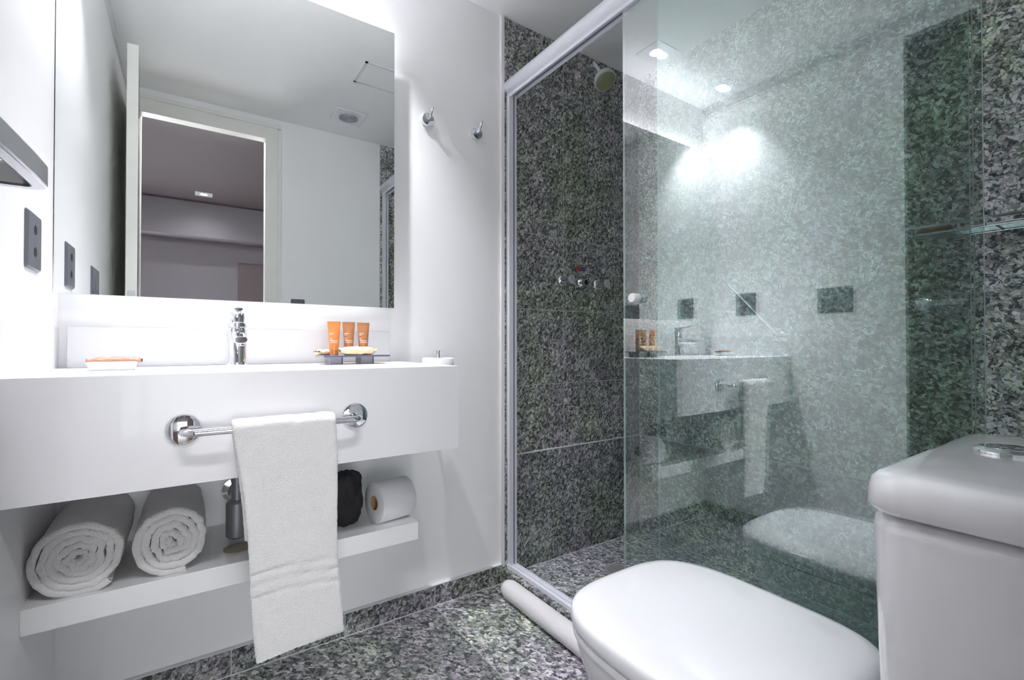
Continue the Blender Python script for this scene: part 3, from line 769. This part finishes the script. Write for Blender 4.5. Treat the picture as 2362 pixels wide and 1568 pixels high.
b = MB().lathe([(0, 0), (.0125, 0), (.0135, .002), (.0135, .026), (.0125, .028), (0, .028)], (1.351, -.684, 1.093), (-1,0,0), 28).lathe([(0, 0), (.0125, 0), (.0135, .002), (.0135, .010), (.0125, .012), (0, .012)], (1.359, -.684, 1.093), (1,0,0), 28)
k = b.build('sliding_knob', 'plastic', None); k.parent = gA; k.matrix_parent_inverse = Matrix.Identity(4)

# ------------------------------------------------------------------ shower fittings
t = thing('overhead_shower', 'round shower head with greenish face on granite wall', 'shower head', (1.746, 0, 2.189))
MB().lathe([(0, 0), (.026, 0), (.028, .004), (.024, .010), (.014, .014), (0, .014)], (1.746, 0, 2.187), (0,-1,0), 32).build('wall_flange', 'flangecream', t)
MB().tube([(1.746, -.005, 2.187), (1.748, -.060, 2.196), (1.750, -.095, 2.188), (1.752, -.118, 2.170)], .010, 16).build('arm', 'chrome', t)
hd = Vector((-.05, -.50, -.86)).normalized(); hc = Vector((1.758, -.152, 2.112))
MB().lathe([(0, -.052), (.012, -.050), (.014, -.034), (.028, -.024), (.044, -.012), (.049, .002), (.048, .010), (.044, .012), (0, .012)], hc, hd, 44).build('head_shell', 'headbody', t, ang=50)
part_lab(MB().lathe([(0, .0125), (.042, .0125), (.0425, .0135), (.040, .0150), (0, .0160)], hc, hd, 40).build('spray_face', 'headface', t), 'greenish spray face')
MB().tube([hc-hd*.045+Vector((-.004, 0, .002)), hc-hd*.058+Vector((-.018, .002, .016)), hc-hd*.062+Vector((-.038, .002, .030))], [.009, .007, .003], 12).build('adjuster', 'headbody', t)
def tap(x, z, label):
    t = thing('shower_tap', label, 'shower tap', (x, 0, z), 'shower tap handles')
    MB().lathe([(0, 0), (.026, 0), (.0265, .003), (.023, .008), (.017, .010), (0, .010)], (x, 0, z), (0,-1,0), 36).build('wall_flange', 'chrome', t)
    MB().lathe([(.014, .008), (.018, .012), (.0175, .014), (.0175, .056), (.0195, .058), (.0195, .0615)], (x, 0, z), (0,-1,0), 36).build('tap_knob', 'chrome', t)
    MB().lathe([(0, .061), (.0195, .061), (.0195, .0625), (.018, .064), (0, .065)], (x, 0, z), (0,-1,0), 36).build('tap_cap', 'brushed', t)
    MB().tube([(x, -.061, z), (x+.012, -.061, z-.014), (x+.020, -.061, z-.024)], [.010, .007, .003], 10).build('tap_lever', 'brushed', t)
tap(1.648, 1.243, 'chrome shower tap under the red half of the marker')
tap(1.862, 1.240, 'chrome shower tap under the blue half, nearest the glass')
t = thing('shower_diverter', 'chrome diverter outlet between the two shower taps', 'shower diverter', (1.752, 0, 1.240))
MB().lathe([(0, 0), (.024, 0), (.0255, .006), (.023, .014), (.017, .020), (.014, .024), (.014, .040), (.0125, .041)], (1.752, 0, 1.240), (0,-1,0), 36).build('outlet_body', 'chrome', t)
MB().lathe([(0, .036), (.0118, .0362), (.0122, .0405)], (1.752, 0, 1.240), (0,-1,0), 24).build('outlet_bore', 'blackhole', t)
t = thing('temperature_marker', 'small red and blue marker plate above the shower taps', 'marker', (1.755, 0, 1.306))
MB().box(1.727, -.003, 1.298, 1.755, 0, 1.315).build('red_half', 'red', t, bevel=.001)
MB().box(1.755, -.003, 1.298, 1.783, 0, 1.315).build('blue_half', 'blue', t, bevel=.001)

# grab bar on the long granite wall
t = thing('grab_bar', 'slanted white grab bar on the long granite wall', 'grab bar', (XF, -.62, 1.10))
p0 = Vector((XF, -.505, 1.215)); p1 = Vector((XF, -.712, .992))
d = (p1-p0).normalized(); ox = Vector((-1, 0, 0))
pts = [p0+ox*.004, p0+ox*.035] + arc(p0+ox*.035+d*.02, .02, PI, PI/2, 6, d, ox)[1:] + arc(p1+ox*.035-d*.02, .02, PI/2, 0, 6, d, ox) + [p1+ox*.004]
MB().tube(pts, .0085, 18).build('bar', 'polished', t)
for p in (p0, p1):
    MB().lathe([(0, 0), (.027, 0), (.028, .004), (.022, .009), (0, .010)], p, (-1,0,0), 36).build('flange', 'chrome', t)

# wire soap basket
t = thing('soap_basket', 'chrome wire soap basket on the long granite wall', 'basket', (XF, -1.26, 1.29))
x0, x1, y0, y1, zb_ = 2.048, XF-.002, -1.46, -1.105, 1.283
def rr_loop(xa, xb, ya, yb, z, r=.018):
    P = [Vector(p) for p in rrect(xa, ya, xb, yb, r, z, 5)]; return P+[P[0]]
b = MB().tube(rr_loop(x0, x1, y0, y1, zb_+.018), .0042, 10, cap=False)
b.build('top_rim', 'chrome', t)
b = MB().tube(rr_loop(x0+.006, x1, y0+.004, y1-.004, zb_-.004), .0028, 8, cap=False)
for i in range(8):
    x = x0+.012+i*.0125; b.tube([(x, y0+.004, zb_), (x, y1-.10, zb_)], .0019, 8)
for y in (y0+.06, y0+.16): b.tube([(x0+.004, y, zb_-.003), (x1, y, zb_-.003)], .0026, 8)
for (x, y) in ((x0+.002, y0+.02), (x0+.002, y1-.02), (x0+.002, (y0+y1)/2)): b.tube([(x, y, zb_-.004), (x, y, zb_+.018)], .0024, 8)
b.build('wire_floor', 'chrome', t)
MB().box(x0+.010, y1-.115, zb_-.001, x1-.004, y1-.008, zb_+.003).build('soap_plate', 'satin', t, bevel=.001)
for y in (y0+.04, y1-.04): MB().cyl((XF, y, zb_+.008), (XF-.006, y, zb_+.008), .012).build('wall_mount', 'chrome', t)
MB().cyl((x0+.002, y1-.004, zb_+.020), (x0+.002, y1-.028, zb_+.020), .0065, 16, b=.001).build('rim_clip', 'plastic', t)
wrapped('wrapped_soap', 'copper brown wrapped soap lying in the wire basket', (2.10, -1.165, zb_+.003), .075, .05, .020, 'copperwrap', rz=PI/2, seed=2.5)

# floor drain
t = thing('floor_drain', 'round slotted metal drain in the shower floor', 'drain', (1.742, -.235, ZS))
MB().lathe([(.042, 0), (.055, 0), (.055, .003), (.050, .004), (.042, .003), (.042, 0)], (1.742, -.235, ZS), (0,0,1), 40).build('drain_ring', 'greymetal', t)
MB().lathe([(0, 0), (.042, 0), (.042, .0012), (0, .0012)], (1.742, -.235, ZS), (0,0,1), 36).build('drain_sink', 'blackhole', t)
b = MB()
for i in range(-5, 6):
    xx = i*.0075; hl = math.sqrt(max(0, .042**2-xx**2))
    if hl > .008: b.box(1.742+xx-.0022, -.235-hl, ZS+.001, 1.742+xx+.0022, -.235+hl, ZS+.0035)
b.build('drain_grate', 'greymetal', t)

# ------------------------------------------------------------------ toilet
TX = 1.045
def outline(z, sc=1.0, front=-.875, dy=0.0, back=-1.335, a=.200, n=72, ex=3.4, taper=.03):
    y0 = -1.12; pts = []
    for k in range(n):
        th = 2*PI*k/n; c, s_ = math.cos(th), math.sin(th)
        if s_ >= 0:
            x = a*math.copysign(abs(c)**(2/ex), c); y = y0+(front-y0)*abs(s_)**(2/ex)
        else:
            x = a*math.copysign(abs(c)**(2/5.5), c); y = y0-(y0-back)*abs(s_)**(2/5.5)
            x *= 1-taper*((y0-y)/(y0-back))**2*4*.5
        pts.append((TX+x*sc, y0+(y-y0)*sc+dy, z))
    return pts
t = thing('toilet', 'white ceramic toilet with closed lid in front of the shower glass', 'toilet', (TX, -1.25, 0))
# bowl with skirted foot
rg = []
for z, sc, dy, in ((0, .60, -.045), (.012, .62, -.045), (.10, .62, -.045), (.20, .70, -.035), (.30, .86, -.015), (.36, .93, -.004), (.400, .965, 0), (.408, .960, 0)):
    rg.append(outline(z, sc, dy=dy, back=-1.36))
MB().loft(rg).build('bowl', 'ceramic', t, ang=60)
b = MB()   # pedestal behind the bowl, carrying the tank
rg = [rrect(TX-.12, -1.620, TX+.12, -1.28, .04, z) for z in (0, .02)] + [rrect(TX-.125, -1.620, TX+.125, -1.28, .04, .25), rrect(TX-.17, -1.625, TX+.17, -1.29, .04, .37), rrect(TX-.175, -1.625, TX+.175, -1.29, .04, .405)]
b.loft(rg); b.build('rear_deck', 'ceramic', t, ang=60)
MB().loft([outline(.410, .972, back=-1.34), outline(.411, .985, back=-1.34), outline(.420, .990, back=-1.34), outline(.425, .985, back=-1.34), outline(.4255, .975, back=-1.34)]).build('seat', 'ceramic', t, ang=40)
MB().loft([outline(.4275, .975), outline(.4285, .992), outline(.435, 1.0), outline(.450, .998), outline(.457, .985), outline(.4605, .960), outline(.462, .90), outline(.4628, .6), outline(.463, .2)]).build('lid', 'ceramic', t, ang=60)
for s_ in (-1, 1): MB().cyl((TX+s_*.075-.02, -1.345, .438), (TX+s_*.075+.02, -1.345, .438), .012, b=.003).build('hinge', 'plastic', t)
XT0, XT1, YT1 = TX-.206, TX+.206, -1.412
def tankring(z, ins, dn=0, r=.036): return rrect(XT0+ins, -1.628, XT1-ins, YT1-ins*.8, max(.012, r-ins*.5), z, 8)
MB().loft([tankring(.405, .024), tankring(.42, .016), tankring(.60, .009), tankring(.770, .004), tankring(.781, .006), tankring(.785, .014)]).build('tank', 'ceramic', t, ang=60)
MB().loft([tankring(.7880, .010), tankring(.7895, .001), tankring(.795, -.002), tankring(.813, .000), tankring(.8205, .003), tankring(.8255, .009), tankring(.8275, .017), tankring(.8285, .04, r=.04), tankring(.8290, .10, r=.03)]).build('tank_lid', 'ceramic', t, ang=70)
part_lab(MB().lathe([(0, 0), (.034, 0), (.034, .003), (.029, .006), (.0265, .0065), (.0255, .005), (.0245, .0065), (0, .0075)], (1.075, -1.487, .8290), (0,0,1), 44).build('flush_button', 'chrome', t), 'round chrome flush button')

# rolled bath mat along the curb
def matroll():
    b = MB(); N = 90; turns = 3.2; R = .0335; c = (1.277, .0345); ys = [-.105-.50*i/30 for i in range(31)]
    outer = []
    rings = []
    for j, y in enumerate(ys):
        e = min(j, 30-j); k = (.80 if e == 0 else .95 if e == 1 else 1)
        ring = []
        for i in range(36):
            a = 2*PI*i/36; r = R*k*(1+.03*noise.noise(Vector((math.cos(a)*2, math.sin(a)*2, y*9))))
            r += noise.noise(Vector((math.cos(a)*9, y*260, math.sin(a)*9)))*.0006
            z = c[1]+r*math.sin(a)*1.0
            ring.append((c[0]+r*math.cos(a)*1.08+ .012*((y+.35)**2)*0, y, max(z, .001)))
        rings.append(ring)
    b.loft(rings); return b
tag(matroll().build('rolled_bath_mat', 'matcloth', ang=80), 'rolled white bath mat on the floor along the shower curb', 'bath mat')
